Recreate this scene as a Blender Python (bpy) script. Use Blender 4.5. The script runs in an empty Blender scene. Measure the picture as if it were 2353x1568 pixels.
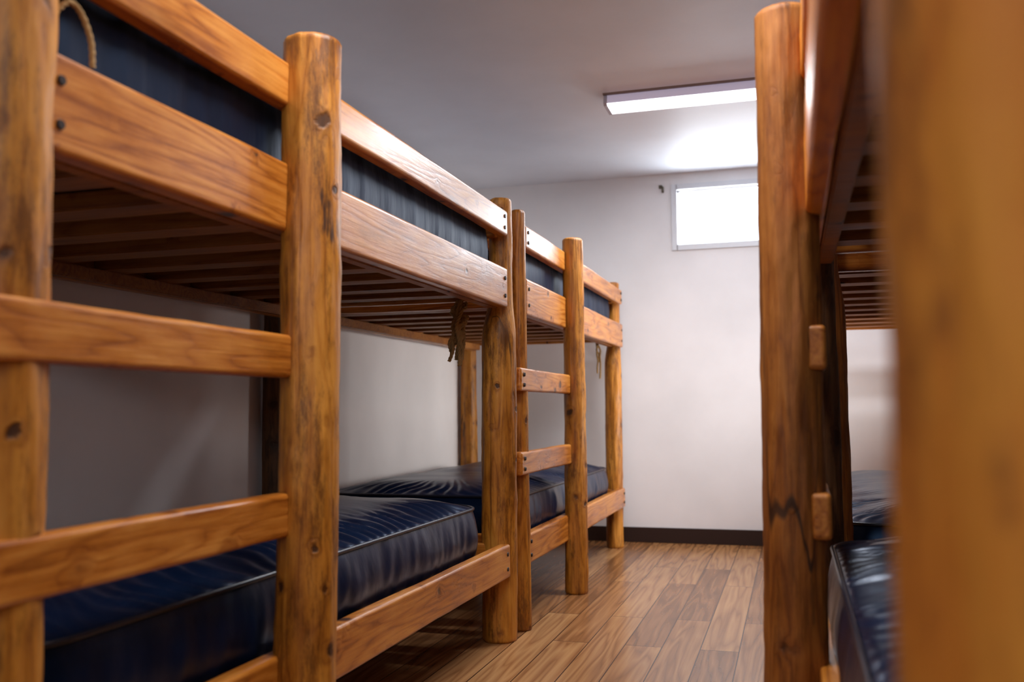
import bpy, bmesh, math, random
from mathutils import Vector, Matrix, noise
random.seed(4)
scene=bpy.context.scene
scene.view_settings.view_transform='Standard'
scene.view_settings.look='None'
COL=scene.collection

# ------------------------------------------------------------ materials
def newmat(name):
    m=bpy.data.materials.new(name); m.use_nodes=True
    nt=m.node_tree; nt.nodes.clear()
    out=nt.nodes.new('ShaderNodeOutputMaterial'); b=nt.nodes.new('ShaderNodeBsdfPrincipled')
    nt.links.new(b.outputs[0],out.inputs[0])
    return m,nt,b
def N(nt,t,**k):
    n=nt.nodes.new(t)
    for a,v in k.items():
        if a in n.inputs.keys(): n.inputs[a].default_value=v
        else: setattr(n,a,v)
    return n
def ramp(nt,fac,stops):
    r=nt.nodes.new('ShaderNodeValToRGB'); cr=r.color_ramp
    while len(cr.elements)<len(stops): cr.elements.new(.5)
    for e,(p,c) in zip(cr.elements,stops):
        e.position=p; e.color=(c[0],c[1],c[2],1)
    nt.links.new(fac,r.inputs[0]); return r
def mathn(nt,op,a,b=None,clamp=False):
    n=nt.nodes.new('ShaderNodeMath'); n.operation=op; n.use_clamp=clamp
    for i,x in enumerate((a,b)):
        if x is None: continue
        if isinstance(x,(int,float)): n.inputs[i].default_value=x
        else: nt.links.new(x,n.inputs[i])
    return n.outputs[0]
def mix(nt,fac,a,b,bt='MIX'):
    n=nt.nodes.new('ShaderNodeMix'); n.data_type='RGBA'; n.blend_type=bt
    if isinstance(fac,(int,float)): n.inputs[0].default_value=fac
    else: nt.links.new(fac,n.inputs[0])
    for i,x in ((6,a),(7,b)):
        if isinstance(x,tuple): n.inputs[i].default_value=(x[0],x[1],x[2],1)
        else: nt.links.new(x,n.inputs[i])
    return n.outputs[2]
def mrange(nt,v,a,b,c=0,d=1,smooth=True):
    n=N(nt,'ShaderNodeMapRange'); 
    if smooth: n.interpolation_type='SMOOTHSTEP'
    for i,x in zip((1,2,3,4),(a,b,c,d)): n.inputs[i].default_value=x
    nt.links.new(v,n.inputs[0]); return n.outputs[0]

def wood(name,axis,dark,midc,light,rough=.38,coat=.05,blotch=.5,crack=False,sel_t=.7,vs=13,core=(.24,.15),scar=1.0):
    m,nt,b=newmat(name); L=nt.links
    tc=N(nt,'ShaderNodeTexCoord'); oi=N(nt,'ShaderNodeObjectInfo')
    off=N(nt,'ShaderNodeVectorMath',operation='SCALE'); off.inputs[0].default_value=(37,53,71)
    L.new(oi.outputs['Random'],off.inputs['Scale'])
    add=N(nt,'ShaderNodeVectorMath',operation='ADD'); L.new(tc.outputs['Object'],add.inputs[0]); L.new(off.outputs[0],add.inputs[1])
    def stretched(k,o=1.0):
        mp=N(nt,'ShaderNodeMapping'); s=[o,o,o]; s['XYZ'.index(axis)]=k
        mp.inputs['Scale'].default_value=s; L.new(add.outputs[0],mp.inputs['Vector']); return mp.outputs[0]
    def nz(vec,sc,de,ro=.5):
        n=N(nt,'ShaderNodeTexNoise'); n.inputs['Scale'].default_value=sc; n.inputs['Detail'].default_value=de; n.inputs['Roughness'].default_value=ro
        L.new(vec,n.inputs['Vector']); return n
    vor=N(nt,'ShaderNodeTexVoronoi'); vor.inputs['Scale'].default_value=vs
    vm=N(nt,'ShaderNodeVectorMath',operation='MULTIPLY_ADD'); L.new(nz(add.outputs[0],34,3).outputs['Color'],vm.inputs[0]); vm.inputs[1].default_value=(.026,.026,.026); L.new(stretched(.85),vm.inputs[2])
    L.new(vm.outputs[0],vor.inputs['Vector'])
    sep=N(nt,'ShaderNodeSeparateColor'); L.new(vor.outputs['Color'],sep.inputs[0])
    sel=mathn(nt,'GREATER_THAN',sep.outputs[0],sel_t)
    kd=mathn(nt,'MULTIPLY',vor.outputs['Distance'],mathn(nt,'ADD',mathn(nt,'MULTIPLY',sep.outputs[1],1.0),.8))
    corem=mathn(nt,'MULTIPLY',mathn(nt,'MULTIPLY',mrange(nt,kd,core[0]*.85,core[1]*.7),sel),.92)
    halom=mathn(nt,'MULTIPLY',mrange(nt,kd,.45,.14),sel)
    f=mathn(nt,'ADD',mathn(nt,'MULTIPLY',nz(stretched(.09),9,2).outputs['Fac'],13.0),mathn(nt,'MULTIPLY',halom,.9))
    band=mathn(nt,'POWER',mathn(nt,'MULTIPLY',mathn(nt,'PINGPONG',f,.5),2.0),.45)
    fine=nz(stretched(.03),130,5,.7).outputs['Fac']
    g=mathn(nt,'ADD',mathn(nt,'MULTIPLY',band,.28),mathn(nt,'MULTIPLY',fine,.68))
    n3=nz(stretched(.35),7,8,.68).outputs['Fac']
    g2=mathn(nt,'ADD',mathn(nt,'MULTIPLY',g,1-blotch),mathn(nt,'MULTIPLY',n3,blotch))
    r=ramp(nt,g2,[(.40,dark),(.50,midc),(.61,light)])
    c=mix(nt,mathn(nt,'MULTIPLY',halom,.6),r.outputs[0],dark)
    c=mix(nt,corem,c,(.035,.011,.005))
    if crack:
        d=mathn(nt,'ABSOLUTE',mathn(nt,'SUBTRACT',nz(stretched(.05),6,1.6).outputs['Fac'],.47))
        ck=mathn(nt,'MULTIPLY',mrange(nt,d,.0030,.0010,smooth=False),mrange(nt,nz(stretched(.3),3,1).outputs['Fac'],.42,.52))
        c=mix(nt,mathn(nt,'MULTIPLY',ck,.92),c,(.03,.010,.004))
        sm=mrange(nt,nz(stretched(.22),15,9,.8).outputs['Fac'],.48,.64)
        c=mix(nt,mathn(nt,'MULTIPLY',sm,.85*scar),c,tuple(x*.45 for x in dark))
        s6=mrange(nt,nz(stretched(.16),15,5,.6).outputs['Fac'],.66,.71)
        c=mix(nt,mathn(nt,'MULTIPLY',s6,.9*scar),c,(.03,.010,.006))
    else:
        sm=mrange(nt,nz(stretched(.12),11,7,.7).outputs['Fac'],.56,.72)
        c=mix(nt,mathn(nt,'MULTIPLY',sm,.55),c,tuple(x*.6 for x in dark))
    L.new(c,b.inputs['Base Color'])
    L.new(mrange(nt,n3,.3,.7,rough-.08,rough+.18,False),b.inputs['Roughness'])
    b.inputs['Specular Tint'].default_value=(1,.88,.76,1)
    b.inputs['Coat Weight'].default_value=coat; b.inputs['Coat Roughness'].default_value=.25
    bp=N(nt,'ShaderNodeBump'); bp.inputs['Strength'].default_value=.8 if crack else .4; bp.inputs['Distance'].default_value=.006
    h=mathn(nt,'ADD',g2,mathn(nt,'MULTIPLY',corem,-.4))
    L.new(h,bp.inputs['Height']); L.new(bp.outputs[0],b.inputs['Normal'])
    return m
RAIL={a:wood('varnished_pine_'+a,a,(.27,.070,.006),(.47,.150,.016),(.62,.245,.040),rough=.32,coat=.3,sel_t=.5) for a in 'XYZ'}
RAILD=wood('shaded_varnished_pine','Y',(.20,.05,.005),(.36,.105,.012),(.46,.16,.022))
RAILO=wood('bounce_lit_pine','Y',(.60,.15,.008),(.85,.27,.02),(.92,.36,.04),rough=.4,coat=.1)  # rail pine with floor bounce light put into its colour
LOG=wood('peeled_log','Z',(.24,.070,.005),(.46,.165,.015),(.60,.25,.032),rough=.44,coat=.05,crack=True,blotch=.6,sel_t=.58,vs=14,core=(.27,.16))
LOGH=wood('amber_peeled_log','Z',(.24,.055,.004),(.56,.170,.012),(.66,.25,.025),rough=.6,coat=0,crack=True,blotch=.6,sel_t=.5,vs=8,core=(.3,.16))
LOGD=wood('shade_darkened_log','Z',(.17,.045,.006),(.31,.096,.012),(.42,.150,.024),rough=.5,coat=0,crack=True,blotch=.55,sel_t=.6,vs=14,core=(.27,.16),scar=.55)  # peeled log darkened in its colour for posts turned from the light
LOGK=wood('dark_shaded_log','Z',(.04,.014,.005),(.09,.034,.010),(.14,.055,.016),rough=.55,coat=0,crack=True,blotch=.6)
SLAT=wood('slat_pine','X',(.20,.060,.010),(.31,.105,.018),(.40,.155,.032),rough=.5)

def simple(name,col,rough=.5,metal=0,bump=None,spec=.5):
    m,nt,b=newmat(name)
    b.inputs['Base Color'].default_value=(*col,1); b.inputs['Roughness'].default_value=rough; b.inputs['Metallic'].default_value=metal
    b.inputs['Specular IOR Level'].default_value=spec
    tc=N(nt,'ShaderNodeTexCoord')
    if bump:
        sc,st,di=bump
        n=N(nt,'ShaderNodeTexNoise'); n.inputs['Scale'].default_value=sc; n.inputs['Detail'].default_value=5
        nt.links.new(tc.outputs['Object'],n.inputs['Vector'])
        bp=N(nt,'ShaderNodeBump'); bp.inputs['Strength'].default_value=st; bp.inputs['Distance'].default_value=di
        nt.links.new(n.outputs['Fac'],bp.inputs['Height']); nt.links.new(bp.outputs[0],b.inputs['Normal'])
        c=ramp(nt,n.outputs['Fac'],[(.3,tuple(x*.95 for x in col)),(.7,tuple(min(1,x*1.04) for x in col))])
        nt.links.new(c.outputs[0],b.inputs['Base Color'])
    return m
WALL=simple('wall_paint',(.81,.785,.785),.5,bump=(3.0,.12,.01),spec=.35)
LOWBOUNCE=simple('low_bounce_brown',(.10,.055,.03),.6)  # dark brown made up for the unseen front wall to cut bounce light
CEIL=simple('ceiling_paint',(.82,.85,.91),.55,bump=(2.2,.4,.018),spec=.3)
BASE=simple('baseboard_vinyl',(.028,.012,.008),.6,spec=.25)
WHITE=simple('white_trim_paint',(.68,.69,.72),.4)
METAL=simple('blackened_bolt_steel',(.025,.015,.012),.5,.4)
FIXM=simple('fixture_enamel',(.50,.47,.54),.4)
FIXB=simple('stained_mounting_strip',(.22,.15,.12),.6)
CLIP=simple('dull_brass_clip',(.12,.10,.07),.4,.6)
ROPE=simple('tan_rope_fibre',(.42,.25,.09),.85,bump=(220,.8,.004))
def vinyl(name,c0,c1,rough,sc,st,sp=.5):
    m,nt,b=newmat(name)
    tc=N(nt,'ShaderNodeTexCoord'); n=N(nt,'ShaderNodeTexNoise'); n.inputs['Scale'].default_value=12; n.inputs['Detail'].default_value=3
    mp=N(nt,'ShaderNodeMapping'); mp.inputs['Scale'].default_value=sc
    nt.links.new(tc.outputs['Object'],mp.inputs[0]); nt.links.new(mp.outputs[0],n.inputs['Vector'])
    r=ramp(nt,n.outputs['Fac'],[(.3,c0),(.7,c1)])
    nt.links.new(r.outputs[0],b.inputs['Base Color'])
    b.inputs['Roughness'].default_value=rough; b.inputs['Specular IOR Level'].default_value=sp
    b.inputs['Specular Tint'].default_value=(.30,.55,1,1)
    bp=N(nt,'ShaderNodeBump'); bp.inputs['Strength'].default_value=st; bp.inputs['Distance'].default_value=.008
    nt.links.new(n.outputs['Fac'],bp.inputs['Height']); nt.links.new(bp.outputs[0],b.inputs['Normal'])
    return m
VINYL=vinyl('glossy_navy_vinyl',(.002,.006,.022),(.004,.012,.040),.31,(.5,1.2,.7),.3,.45)
DULL=vinyl('dull_navy_cover',(.004,.006,.017),(.006,.010,.028),.55,(.5,1.6,.35),.45,.45)
PIPE=simple('black_piping',(.005,.009,.022),.35)
def floor_mat():
    m,nt,b=newmat('laminate_plank_floor'); L=nt.links
    tc=N(nt,'ShaderNodeTexCoord'); mp=N(nt,'ShaderNodeMapping'); mp.inputs['Rotation'].default_value=(0,0,math.pi/2)
    L.new(tc.outputs['Object'],mp.inputs[0])
    br=N(nt,'ShaderNodeTexBrick'); br.offset=.37; br.inputs['Scale'].default_value=1; br.inputs['Brick Width'].default_value=1.2; br.inputs['Row Height'].default_value=.13
    br.inputs['Mortar Size'].default_value=.002; br.inputs['Color1'].default_value=(.0,.0,.0,1); br.inputs['Color2'].default_value=(1,1,1,1); br.inputs['Mortar'].default_value=(.5,.5,.5,1)
    L.new(mp.outputs[0],br.inputs['Vector'])
    mp2=N(nt,'ShaderNodeMapping'); mp2.inputs['Scale'].default_value=(1,.07,1); L.new(tc.outputs['Object'],mp2.inputs[0])
    vm=N(nt,'ShaderNodeVectorMath',operation='MULTIPLY_ADD'); L.new(br.outputs['Color'],vm.inputs[0]); vm.inputs[1].default_value=(3,7,5); L.new(mp2.outputs[0],vm.inputs[2])
    n=N(nt,'ShaderNodeTexNoise'); n.inputs['Scale'].default_value=10; n.inputs['Detail'].default_value=2; L.new(vm.outputs[0],n.inputs['Vector'])
    band=mathn(nt,'POWER',mathn(nt,'MULTIPLY',mathn(nt,'PINGPONG',mathn(nt,'MULTIPLY',n.outputs['Fac'],9),.5),2),.6)
    mp3=N(nt,'ShaderNodeMapping'); mp3.inputs['Scale'].default_value=(1,.3,1); L.new(vm.outputs[0],mp3.inputs[0])
    n2=N(nt,'ShaderNodeTexNoise'); n2.inputs['Scale'].default_value=90; n2.inputs['Detail'].default_value=4; L.new(mp3.outputs[0],n2.inputs['Vector'])
    sp=N(nt,'ShaderNodeSeparateColor'); L.new(br.outputs['Color'],sp.inputs[0])
    g=mathn(nt,'ADD',mathn(nt,'ADD',mathn(nt,'MULTIPLY',band,.26),mathn(nt,'MULTIPLY',n2.outputs['Fac'],.38)),mathn(nt,'MULTIPLY',sp.outputs[0],.30))
    r=ramp(nt,g,[(.16,(.11,.042,.014)),(.48,(.29,.125,.045)),(.78,(.50,.26,.105))])
    c=mix(nt,br.outputs['Fac'],r.outputs[0],(.04,.014,.007))
    L.new(c,b.inputs['Base Color']); b.inputs['Roughness'].default_value=.26
    bp=N(nt,'ShaderNodeBump'); bp.inputs['Strength'].default_value=.2; bp.inputs['Distance'].default_value=.002
    L.new(mathn(nt,'SUBTRACT',g,br.outputs['Fac']),bp.inputs['Height']); L.new(bp.outputs[0],b.inputs['Normal'])
    return m
FLOOR=floor_mat()
def emis(name,col,s):
    m,nt,b=newmat(name); b.inputs['Base Color'].default_value=(.8,.8,.8,1)
    b.inputs['Emission Color'].default_value=(*col,1); b.inputs['Emission Strength'].default_value=s; return m
LENS=emis('glowing_acrylic_lens',(.93,.92,1),3.0)
LENS2=emis('dim_lens_side',(.72,.62,1),.20)

# ------------------------------------------------------------ mesh helpers
def mkobj(name,bm,mat,parent=None,loc=(0,0,0),smooth=False):
    me=bpy.data.meshes.new(name); bm.normal_update(); bm.to_mesh(me); bm.free()
    me.materials.append(mat)
    if smooth:
        for p in me.polygons: p.use_smooth=True
    o=bpy.data.objects.new(name,me); COL.objects.link(o); o.location=loc
    if parent: o.parent=parent
    return o
def boxbm(size,bev=.006,seg=3):
    bm=bmesh.new(); bmesh.ops.create_cube(bm,size=1); bmesh.ops.scale(bm,vec=size,verts=bm.verts)
    if bev: bmesh.ops.bevel(bm,geom=list(bm.edges),offset=bev,segments=seg,profile=.5,affect='EDGES')
    return bm
def box(name,x0,x1,y0,y1,z0,z1,mat,parent=None,bev=.006):
    return mkobj(name,boxbm((x1-x0,y1-y0,z1-z0),bev),mat,parent,((x0+x1)/2,(y0+y1)/2,(z0+z1)/2))
def struct(o,label=None):
    o['kind']='structure'
    return o
def plank(name,x0,x1,y0,y1,z0,z1,axis,parent,mat=None):
    s=(x1-x0,y1-y0,z1-z0); bm=boxbm(s,.009,4)
    ai='XYZ'.index(axis)
    for k in range(1,22):
        co=[0,0,0]; co[ai]=-s[ai]/2+s[ai]*k/22; no=[0,0,0]; no[ai]=1
        bmesh.ops.bisect_plane(bm,geom=list(bm.verts)+list(bm.edges)+list(bm.faces),plane_co=co,plane_no=no)
    sd=random.random()*100
    for v in bm.verts:
        q=v.co[ai]*2.2+sd
        for j in range(3):
            if j!=ai: v.co[j]+= .0026*noise.noise(Vector((q,j*7.1+ (3 if v.co[j]>0 else 0),sd)))+.0010*noise.noise(Vector((q*6,j*7.1+ (3 if v.co[j]>0 else 0),sd)))
    return mkobj(name,bm,mat or RAIL[axis],parent,((x0+x1)/2,(y0+y1)/2,(z0+z1)/2))
LOGMAT=LOG
def log(name,x,y,h,rb,rt,parent,shift=(0,0),zt0=0.0,zt1=None,sd=None,base=(0,0)):
    bm=bmesh.new(); sd=random.random()*100 if sd is None else sd
    zt1=h if zt1 is None else zt1; SEG=64; NR=190; rings=[]
    bend=(random.uniform(-.003,.003),random.uniform(-.003,.003))
    lv=[(h*i/NR,0) for i in range(NR) if h*i/NR<h-.012]+[(h-.010,0),(h-.004,.004),(h,.011)]
    for z,ch in lv:
        t=min(1,max(0,(z-zt0)/(zt1-zt0))); t=t*t*(3-2*t) if zt0>0 else t
        r=rb+(rt-rb)*t; bl=1-z/h
        cx=shift[0]*t+bend[0]*math.sin(z*3+sd)+base[0]*bl; cy=shift[1]*t+bend[1]*math.sin(z*2.3+sd)+base[1]*bl
        if z<.001: ch=.004
        ring=[]
        for k in range(SEG):
            a=2*math.pi*k/SEG; ca,sa=math.cos(a),math.sin(a)
            d=.06*noise.noise(Vector((ca*.9,sa*.9,z*1.3+sd)))+.05*noise.noise(Vector((ca*2.2,sa*2.2,z*5+sd*2)))
            b_=noise.noise(Vector((ca*1.5,sa*1.5,z*9+sd*3)))
            d+=.11*max(0,b_-.3)+.028*noise.noise(Vector((ca*6,sa*6,z*12+sd)))+.016*noise.noise(Vector((ca*12,sa*12,z*30+sd)))
            b2=noise.noise(Vector((ca*2.5+9,sa*2.5,z*6+sd*5)))
            d-=.12*max(0,b2-.38)
            rr=r*(1+d)-ch
            ring.append(bm.verts.new((cx+rr*ca,cy+rr*sa,z)))
        rings.append(ring)
    for i in range(len(rings)-1):
        for k in range(SEG):
            f=bm.faces.new((rings[i][k],rings[i][(k+1)%SEG],rings[i+1][(k+1)%SEG],rings[i+1][k])); f.smooth=True
    bm.faces.new(rings[-1]); bm.faces.new(list(reversed(rings[0])))
    return mkobj(name,bm,LOGMAT,parent,(x,y,0))
def bolts(part,pts):
    for p in pts:
        bm=bmesh.new(); bmesh.ops.create_cone(bm,cap_ends=True,segments=14,radius1=.0085,radius2=.0065,depth=.006,matrix=Matrix.Rotation(math.pi/2,4,'Y'))
        mkobj('bolt',bm,METAL,part,p)

Z=dict(gt=1.549,gb=1.458,st=1.338,sb=1.196,lt=.351,lb=.236,r1t=.982,r1b=.896,r2t=.668,r2b=.582)
TH=.04
def rail_with_bolts(name,y0,y1,z0,z1,root,ends=(True,True),out=0,mat=None,th=TH):
    o=plank(name,-th+out,out,y0,y1,z0,z1,'Y',root,mat); hh=(z1-z0)/2; L=(y1-y0)/2; pts=[]
    for e,s in zip(ends,(-1,1)):
        if e:
            for dz in (.45,-.45): pts.append((th/2+.001,s*(L-.035),dz*hh))
    bolts(o,pts); return o
def bunk(label,loc,rot,ymid,yend,r_lad,r_mid,r_end,rail0=.03,railend=-.03,rungend=0,midtop=1.614,endtop=1.592,ladtop=1.60,lad=(-.03,0),xend=-.055,mbase=(0,0),rung0=-.10,rungout=.018,logm=(None,None,None),rungmat=None,rearm=None,railm=None,rth=TH):
    global LOGMAT
    root=bpy.data.objects.new('bunk_bed',None); COL.objects.link(root); root.location=loc; root.rotation_euler=(0,0,rot)
    root.empty_display_size=.2
    root['label']=label; root['category']='bunk bed'; root['group']='log bunk beds'
    XR=-.975
    LOGMAT=logm[0] or LOG; log('post',lad[0],lad[1],ladtop,r_lad[0],r_lad[1],root)
    LOGMAT=logm[1] or LOG; log('post',.026,ymid,midtop,r_mid[0],r_mid[1],root,base=mbase)
    LOGMAT=logm[2] or LOG; log('post',xend,yend,endtop,r_end[0],r_end[1],root,shift=(.004,.014),zt0=1.08,zt1=1.25)
    LOGMAT=rearm or LOG
    log('post',XR,.02,1.58,.052,.045,root)
    log('post',XR,yend,1.58,.054,.046,root)
    ye=yend+railend
    rail_with_bolts('guard_rail',rail0,ye,Z['gb'],Z['gt'],root,mat=railm)
    rail_with_bolts('side_rail',rail0,ye,Z['sb'],Z['st'],root,mat=railm)
    rail_with_bolts('side_rail',rail0,ye,Z['lb'],Z['lt'],root)
    for a in ('r1','r2'):
        rail_with_bolts('ladder_rung',rung0,ymid+rungend,Z[a+'b'],Z[a+'t'],root,(True,False),out=rungout,mat=rungmat,th=rth)
    for a,b_ in (('sb','st'),('lb','lt')):
        plank('side_rail',XR+.02,XR+.06,.0,yend,Z[a],Z[b_],'Y',root)
    plank('guard_rail',XR+.02,XR+.06,.0,yend,Z['gb'],Z['gt'],'Y',root)
    for yy in (.035,yend-.035):
        for a,b_ in (('sb','st'),('lb','lt')):
            plank('end_rail',XR,-.045,yy-.018,yy+.018,Z[a]+.03,Z[b_]-.002,'X',root)
        plank('end_rail',XR,-.045,yy-.018,yy+.018,Z['gb'],Z['gt'],'X',root)
    for base in (Z['sb'],Z['lb']):
        bm=bmesh.new(); y=.15; zc=base+.055
        def addbox(cx,cy,cz,sx,sy,sz):
            bmesh.ops.create_cube(bm,size=1,matrix=Matrix.Translation((cx,cy,cz))@Matrix.Diagonal((sx,sy,sz,1)))
        while y<yend-.08:
            addbox((XR+.06-TH)/2,y,zc,-XR-.06-TH-.004,.09,.038); y+=.225
        addbox(-TH-.019,yend/2,base+.018,.036,yend-.12,.036)
        addbox(XR+.08,yend/2,base+.018,.036,yend-.12,.036)
        bmesh.ops.bevel(bm,geom=list(bm.edges),offset=.004,segments=2,affect='EDGES')
        mkobj('slat_base',bm,SLAT,root)
    return root

# mattress -----------------------------------------------------------------
def mattress_mesh(L,W,H,sd,upper):
    bm=bmesh.new(); rc=.07 if upper else .14
    hw,hl=W/2,L/2; NP=620
    total=2*(W-2*rc)+2*(L-2*rc)+2*math.pi*rc
    def pt(s):
        s%=total
        parts=[('l',(hw,-hl+rc),(hw,hl-rc)),('a',(hw-rc,hl-rc),0),('l',(hw-rc,hl),(-hw+rc,hl)),('a',(-hw+rc,hl-rc),90),
               ('l',(-hw,hl-rc),(-hw,-hl+rc)),('a',(-hw+rc,-hl+rc),180),('l',(-hw+rc,-hl),(hw-rc,-hl)),('a',(hw-rc,-hl+rc),270)]
        for k,a,b in parts:
            if k=='l':
                d=math.dist(a,b)
                if s<=d: t=s/d; return (a[0]+(b[0]-a[0])*t,a[1]+(b[1]-a[1])*t)
                s-=d
            else:
                d=math.pi/2*rc
                if s<=d:
                    an=math.radians(b)+s/rc; return (a[0]+rc*math.cos(an),a[1]+rc*math.sin(an))
                s-=d
        return (hw,-hl+rc)
    P=[pt(total*i/NP) for i in range(NP)]
    def nrm(i):
        a=P[(i-1)%NP]; b=P[(i+1)%NP]; t=Vector((b[0]-a[0],b[1]-a[1])); t.normalize(); return (t.y,-t.x)
    NM=[nrm(i) for i in range(NP)]
    sp=hl-hw+.03
    rings=[]
    for z,o in [(0,-.02),(.004,-.006),(.015,0),(.03,.006),(.045,.010),(.06,.012),(H*.45,.014),(H*.57,.013),(H*.68,.010),(H*.8,.006),(H*.88,.002),(H-.008,-.002),(H,-.006)]:
        ring=[]
        for i,(x,y) in enumerate(P):
            s=total*i/NP
            if upper: w=.005*noise.noise(Vector((s*12+sd,z*2,sd)))+.0016*noise.noise(Vector((s*34,z*2+sd,3)))
            else: w=.007*noise.noise(Vector((s*9+sd+z*4,z*4,sd)))+.0036*noise.noise(Vector((s*24-z*6,z*5+sd,3)))
            w*=math.sin(min(1,z/H)*math.pi)**.5 if 0<z<H else 0
            ring.append(bm.verts.new((x+NM[i][0]*(o+w),y+NM[i][1]*(o+w),z)))
        rings.append(ring)
    DM=.02 if upper else .05
    for k,t in enumerate([.02,.045,.07,.10,.13,.17,.21,.26,.32,.39,.48,.58,.68,.78,.88,.97]):
        ring=[]
        dome=DM*math.sin(min(1,t*1.6)*math.pi/2)
        for i,(x,y) in enumerate(P):
            s=total*i/NP
            q=(0,max(-sp,min(sp,y)))
            xx=x+(q[0]-x)*t; yy=y+(q[1]-y)*t
            ph=s*108+9*noise.noise(Vector((s*5,t*4,sd)))
            rip=.5+.5*math.cos(ph)
            am=.0060*math.exp(-((t-.15)/.22)**2)*(0.2+max(0,.7+1.5*noise.noise(Vector((s*5,sd,1)))))*min(1,t*18)
            zz=H+dome+am*(rip-.4)+.009*noise.noise(Vector((xx*4,yy*6+sd,2)))*min(1,t*4)
            ring.append(bm.verts.new((xx,yy,zz)))
        rings.append(ring)
    for i in range(len(rings)-1):
        for k in range(NP):
            f=bm.faces.new((rings[i][k],rings[i][(k+1)%NP],rings[i+1][(k+1)%NP],rings[i+1][k])); f.smooth=True
    bm.faces.new(list(reversed(rings[0])))
    c=rings[-1]; cen=[bm.verts.new((0,max(-sp,min(sp,v.co.y)),H+DM+.009*noise.noise(Vector((0,v.co.y*6+sd,2))))) for v in c]
    for k in range(NP):
        f=bm.faces.new((c[k],c[(k+1)%NP],cen[(k+1)%NP],cen[k])); f.smooth=True
    bmesh.ops.remove_doubles(bm,verts=cen,dist=.0005)
    bp=bmesh.new()
    for zz in (H+.001,.012):
        pr=[]
        for i in range(0,NP,2):
            x,y=P[i]; n=NM[i]; ring=[]
            for a in range(8):
                an=2*math.pi*a/8; o=.0055*math.cos(an)
                ring.append(bp.verts.new((x+n[0]*(o-.001),y+n[1]*(o-.001),zz+.0055*math.sin(an))))
            pr.append(ring)
        for i in range(len(pr)):
            for a in range(8):
                f=bp.faces.new((pr[i][a],pr[(i+1)%len(pr)][a],pr[(i+1)%len(pr)][(a+1)%8],pr[i][(a+1)%8])); f.smooth=True
    return bm,bp
MESH={}
def mattress(cx,cy,z,L,W,H,label,key):
    root=bpy.data.objects.new('mattress',None); COL.objects.link(root); root.location=(cx,cy,z); root.empty_display_size=.1
    root['label']=label; root['category']='mattress'; root['group']='navy vinyl bunk mattresses'
    bm,bp=mattress_mesh(L,W,H,len(MESH)*3.1+.37,key[0]=='u'); MESH[len(MESH)]=1
    mkobj('cover',bm,DULL if key[0]=='u' else VINYL,root); mkobj('piping',bp,PIPE,root)
    return root

# ------------------------------------------------------------ room
XL,XRt,Y0,YW,ZC=-2.02,1.10,-1.6,5.88,2.297
T=.12
struct(box('floor',XL-T,XRt+T,Y0-T,YW+T,-.1,0,FLOOR,bev=0))
struct(box('ceiling',XL-T,XRt+T,Y0-T,YW+T,ZC,ZC+.1,CEIL,bev=0))
struct(box('wall_left',XL-T,XL,Y0-T,YW+T,0,ZC,WALL,bev=0))
struct(box('wall_right',XRt,XRt+T,Y0-T,YW+T,0,ZC,WALL,bev=0))
struct(box('wall_front',XL,XRt,Y0-T,Y0,0,ZC,LOWBOUNCE,bev=0))
WX0,WX1,WZ0,WZ1=-.665,.075,1.838,2.195
bm=bmesh.new()
def cb(x0,x1,z0,z1,y0=YW,y1=YW+T):
    bmesh.ops.create_cube(bm,size=1,matrix=Matrix.Translation(((x0+x1)/2,(y0+y1)/2,(z0+z1)/2))@Matrix.Diagonal((x1-x0,y1-y0,z1-z0,1)))
cb(XL,WX0,0,ZC); cb(WX1,XRt,0,ZC); cb(WX0,WX1,0,WZ0); cb(WX0,WX1,WZ1,ZC)
struct(mkobj('wall_back',bm,WALL))
bm=bmesh.new(); w=.03
cb(WX0-w,WX0+.004,WZ0-w,WZ1+w,YW-.012,YW+.0); cb(WX1-.004,WX1+w,WZ0-w,WZ1+w,YW-.012,YW)
cb(WX0,WX1,WZ1-.004,WZ1+w,YW-.012,YW); cb(WX0,WX1,WZ0-w,WZ0+.004,YW-.012,YW)
cb(WX0,WX0+.012,WZ0,WZ1,YW+.04,YW+.07); cb(WX1-.012,WX1,WZ0,WZ1,YW+.04,YW+.07); cb(WX0,WX1,WZ0,WZ0+.012,YW+.04,YW+.07); cb(WX0,WX1,WZ1-.012,WZ1,YW+.04,YW+.07)
struct(mkobj('window_1',bm,WHITE))
def bboard(nm,x0,x1,y0,y1):
    struct(box(nm,x0,x1,y0,y1,0,.092,BASE,bev=.003))
bboard('baseboard_back',XL,XRt,YW-.012,YW); bboard('baseboard_left',XL,XL+.012,Y0,YW-.012); bboard('baseboard_right',XRt-.012,XRt,Y0,YW-.012)

# ------------------------------------------------------------ bunks
FX=-.978
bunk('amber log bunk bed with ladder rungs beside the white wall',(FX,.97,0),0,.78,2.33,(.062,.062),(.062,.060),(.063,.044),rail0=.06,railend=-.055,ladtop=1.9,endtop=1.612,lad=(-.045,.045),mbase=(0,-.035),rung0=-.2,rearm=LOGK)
bunk('amber log bunk bed with slim ladder post near the window wall',(FX-.005,3.47,0),0,.745,2.15,(.040,.028),(.053,.047),(.05,.038),rail0=.04,railend=.05,lad=(-.022,0),mbase=(0,0))
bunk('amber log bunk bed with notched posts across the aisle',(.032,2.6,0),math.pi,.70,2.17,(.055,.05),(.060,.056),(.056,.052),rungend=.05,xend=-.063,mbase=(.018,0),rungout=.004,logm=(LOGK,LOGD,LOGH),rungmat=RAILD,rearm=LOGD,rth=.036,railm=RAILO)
bunk('amber log bunk bed across the aisle beside the window wall',(.04,5.25,0),math.pi,.74,2.35,(.045,.04),(.05,.046),(.06,.045),rungout=0,logm=(None,None,LOGD))
MW=.87
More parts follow.
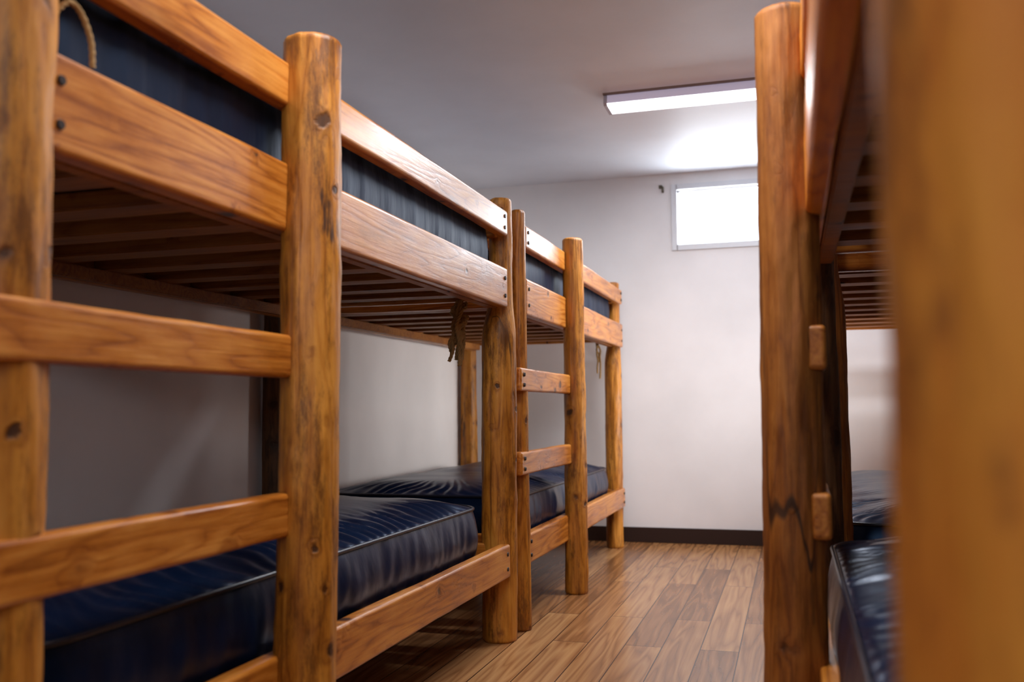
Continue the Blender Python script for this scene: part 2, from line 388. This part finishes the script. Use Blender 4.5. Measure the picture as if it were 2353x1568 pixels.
for cx,cy,L,dx,dz in ((FX-.5,2.14,2.16,0,.015),(FX-.5,4.57,1.98,0,.005),(.032+.5,1.46,2.04,-.022,.03),(.04+.5,4.05,2.08,0,0)):
    mattress(cx,cy,1.275,L,MW,.25,'dull navy mattress held behind the upper guard rail','u')
    mattress(cx+dx,cy-.04,.312,L-.06,MW,.165+dz,'wrinkled glossy navy vinyl mattress on the lower bunk','l')

# ------------------------------------------------------------ ceiling light
fx=bpy.data.objects.new('ceiling_light',None); COL.objects.link(fx); fx.location=(-.20,4.33,ZC)
fx['label']='long white fluorescent fixture with a glowing lens on the ceiling'; fx['category']='ceiling light'
def prism(profile,x0,x1):
    bm=bmesh.new(); a=[bm.verts.new((x0,y,z)) for y,z in profile]; b=[bm.verts.new((x1,y,z)) for y,z in profile]
    n=len(profile)
    for i in range(n): bm.faces.new((a[i],a[(i+1)%n],b[(i+1)%n],b[i]))
    bm.faces.new(list(reversed(a))); bm.faces.new(b); bmesh.ops.recalc_face_normals(bm,faces=bm.faces); return bm
mkobj('housing',prism([(-.085,0),(.085,0),(.082,-.007),(-.082,-.007)],-.61,.61),FIXB,fx)
mkobj('diffuser',prism([(-.068,-.0075),(.068,-.0075),(.078,-.048),(-.078,-.048)],-.592,.592),LENS2,fx)
mkobj('lens',prism([(-.077,-.0485),(.077,-.0485),(.066,-.056),(-.066,-.056)],-.592,.592),LENS,fx)
for s in (-1,1):
    mkobj('end_cap',prism([(-.07,-.0075),(.07,-.0075),(.082,-.046),(.07,-.058),(-.07,-.058),(-.082,-.046)],s*.6-.008,s*.6+.008),FIXM,fx)
cl=bpy.data.objects.new('wall_clip',None); COL.objects.link(cl); cl.location=(-.753,YW,2.206); cl['label']='small metal cable clip on the white wall'; cl['category']='clip'
mkobj('plate',boxbm((.022,.006,.022),.002,2),CLIP,cl,(-.008,-.003,.012))
mkobj('hook',boxbm((.012,.022,.04),.004,2),CLIP,cl,(.006,-.011,-.008))

# ropes ------------------------------------------------------------------
def rope(label,paths,r=.005):
    bm=bmesh.new()
    for path in paths:
        pts=[Vector(p) for p in path]; dense=[]
        for i in range(len(pts)-1):
            p0=pts[max(i-1,0)];p1=pts[i];p2=pts[i+1];p3=pts[min(i+2,len(pts)-1)]
            for k in range(14):
                t=k/14; dense.append(.5*((2*p1)+(p2-p0)*t+(2*p0-5*p1+4*p2-p3)*t*t+(3*p1-p0-3*p2+p3)*t**3))
        dense.append(pts[-1])
        for st in range(3):
            prev=None
            for j,c in enumerate(dense):
                d=(dense[min(j+1,len(dense)-1)]-dense[max(j-1,0)]).normalized()
                u=d.cross(Vector((.3,.9,.1))).normalized(); v=d.cross(u)
                tw=j*.55+st*2.094; cc=c+(u*math.cos(tw)+v*math.sin(tw))*r*.55
                ring=[bm.verts.new(cc+(u*math.cos(a)+v*math.sin(a))*r*.62) for a in [2*math.pi*q/7 for q in range(7)]]
                if prev:
                    for q in range(7):
                        f=bm.faces.new((prev[q],prev[(q+1)%7],ring[(q+1)%7],ring[q])); f.smooth=True
                prev=ring
    o=mkobj('rope',bm,ROPE); o['label']=label; o['category']='rope'; return o
def hang(x,y,z0,z1,n,sp,sd):
    rnd=random.Random(sd); out=[]
    for i in range(n):
        xx=x+rnd.uniform(-sp,sp); yy=y+rnd.uniform(-.02,.02); zb=z1+rnd.uniform(0,(z0-z1)*.5)
        p=[(x+rnd.uniform(-.01,.01),y,z0)]
        for k in range(1,6):
            t=k/5; p.append((x+(xx-x)*min(1,t*1.5)+rnd.uniform(-.012,.012),yy+rnd.uniform(-.01,.01),z0+(zb-z0)*t))
        out.append(p)
    return out
rope('frayed tan rope hanging from the upper bunk end rail',hang(-1.150,3.20,1.225,.98,12,.022,1)+[[(-1.15+.03*math.sin(i*1.9+j),3.20+.012*math.cos(i*2.3),1.215-.018*i) for i in range(7)] for j in range(3)],.006)
rope('thin tan rope end dangling under the far upper bunk',hang(-1.115,5.55,1.225,1.0,3,.012,2),.005)
rope('small tan rope loop resting on the upper side rail',[[(-1.0,1.07,1.40),(-.992,1.09,1.425),(-.992,1.115,1.42),(-.99,1.135,1.385),(-.99,1.14,1.345)]],.004)

# ------------------------------------------------------------ light
def area(name,loc,rot,sx,sy,power,col,spread=None):
    l=bpy.data.lights.new(name,'AREA'); l.shape='RECTANGLE'; l.size=sx; l.size_y=sy; l.energy=power; l.color=col
    if spread: l.spread=spread
    o=bpy.data.objects.new(name,l); COL.objects.link(o); o.location=loc; o.rotation_euler=rot; return o
area('window_daylight',((WX0+WX1)/2,YW+.22,(WZ0+WZ1)/2+.03),(-(math.pi/2-.3),0,0),1.05,.7,36,(.86,.93,1))
area('rear_fill_uplight',(-.20,Y0+.03,1.85),(math.pi/2+.75,0,0),1.3,.5,54,(.88,.93,1))  # added fill lamp behind the camera, tilted up to brighten the ceiling
area('middle_aisle_fill',(-.42,1.6,ZC-.06),(0,0,0),.9,.14,25,(.98,.97,1))  # added overhead fill for the near logs, out of frame with no fixture
area('far_fixture_tube',(-.20,4.33,ZC-.064),(0,0,0),1.15,.12,46,(.91,.94,1))
area('right_side_fill',(XRt-.02,5.15,.85),(0,math.pi/2,0),.5,1.1,11,(1,.97,.94),1.2)  # added fill at the solid right wall, lighting the left wall across the aisle
w=bpy.data.worlds.new('sky'); scene.world=w; w.use_nodes=True
w.node_tree.nodes['Background'].inputs[0].default_value=(.8,.9,1,1); w.node_tree.nodes['Background'].inputs[1].default_value=3

# ------------------------------------------------------------ camera
cam=bpy.data.cameras.new('camera'); co=bpy.data.objects.new('camera',cam); COL.objects.link(co); scene.camera=co
yw,pi_,ro=.289,.072,-.009
sy,cy,sp_,cp=math.sin(yw),math.cos(yw),math.sin(pi_),math.cos(pi_)
F=Vector((-sy*cp,cy*cp,sp_)); R=Vector((cy,sy,0)); U=R.cross(F)
R2=R*math.cos(ro)+U*math.sin(ro); U2=U*math.cos(ro)-R*math.sin(ro)
M=Matrix((R2,U2,-F)).transposed().to_4x4(); M.translation=Vector((0,0,.83)); co.matrix_world=M
cam.sensor_width=36; cam.lens=36*2162.6/2353; cam.clip_start=.02
cam.dof.use_dof=True; cam.dof.focus_distance=3.0; cam.dof.aperture_fstop=2.8
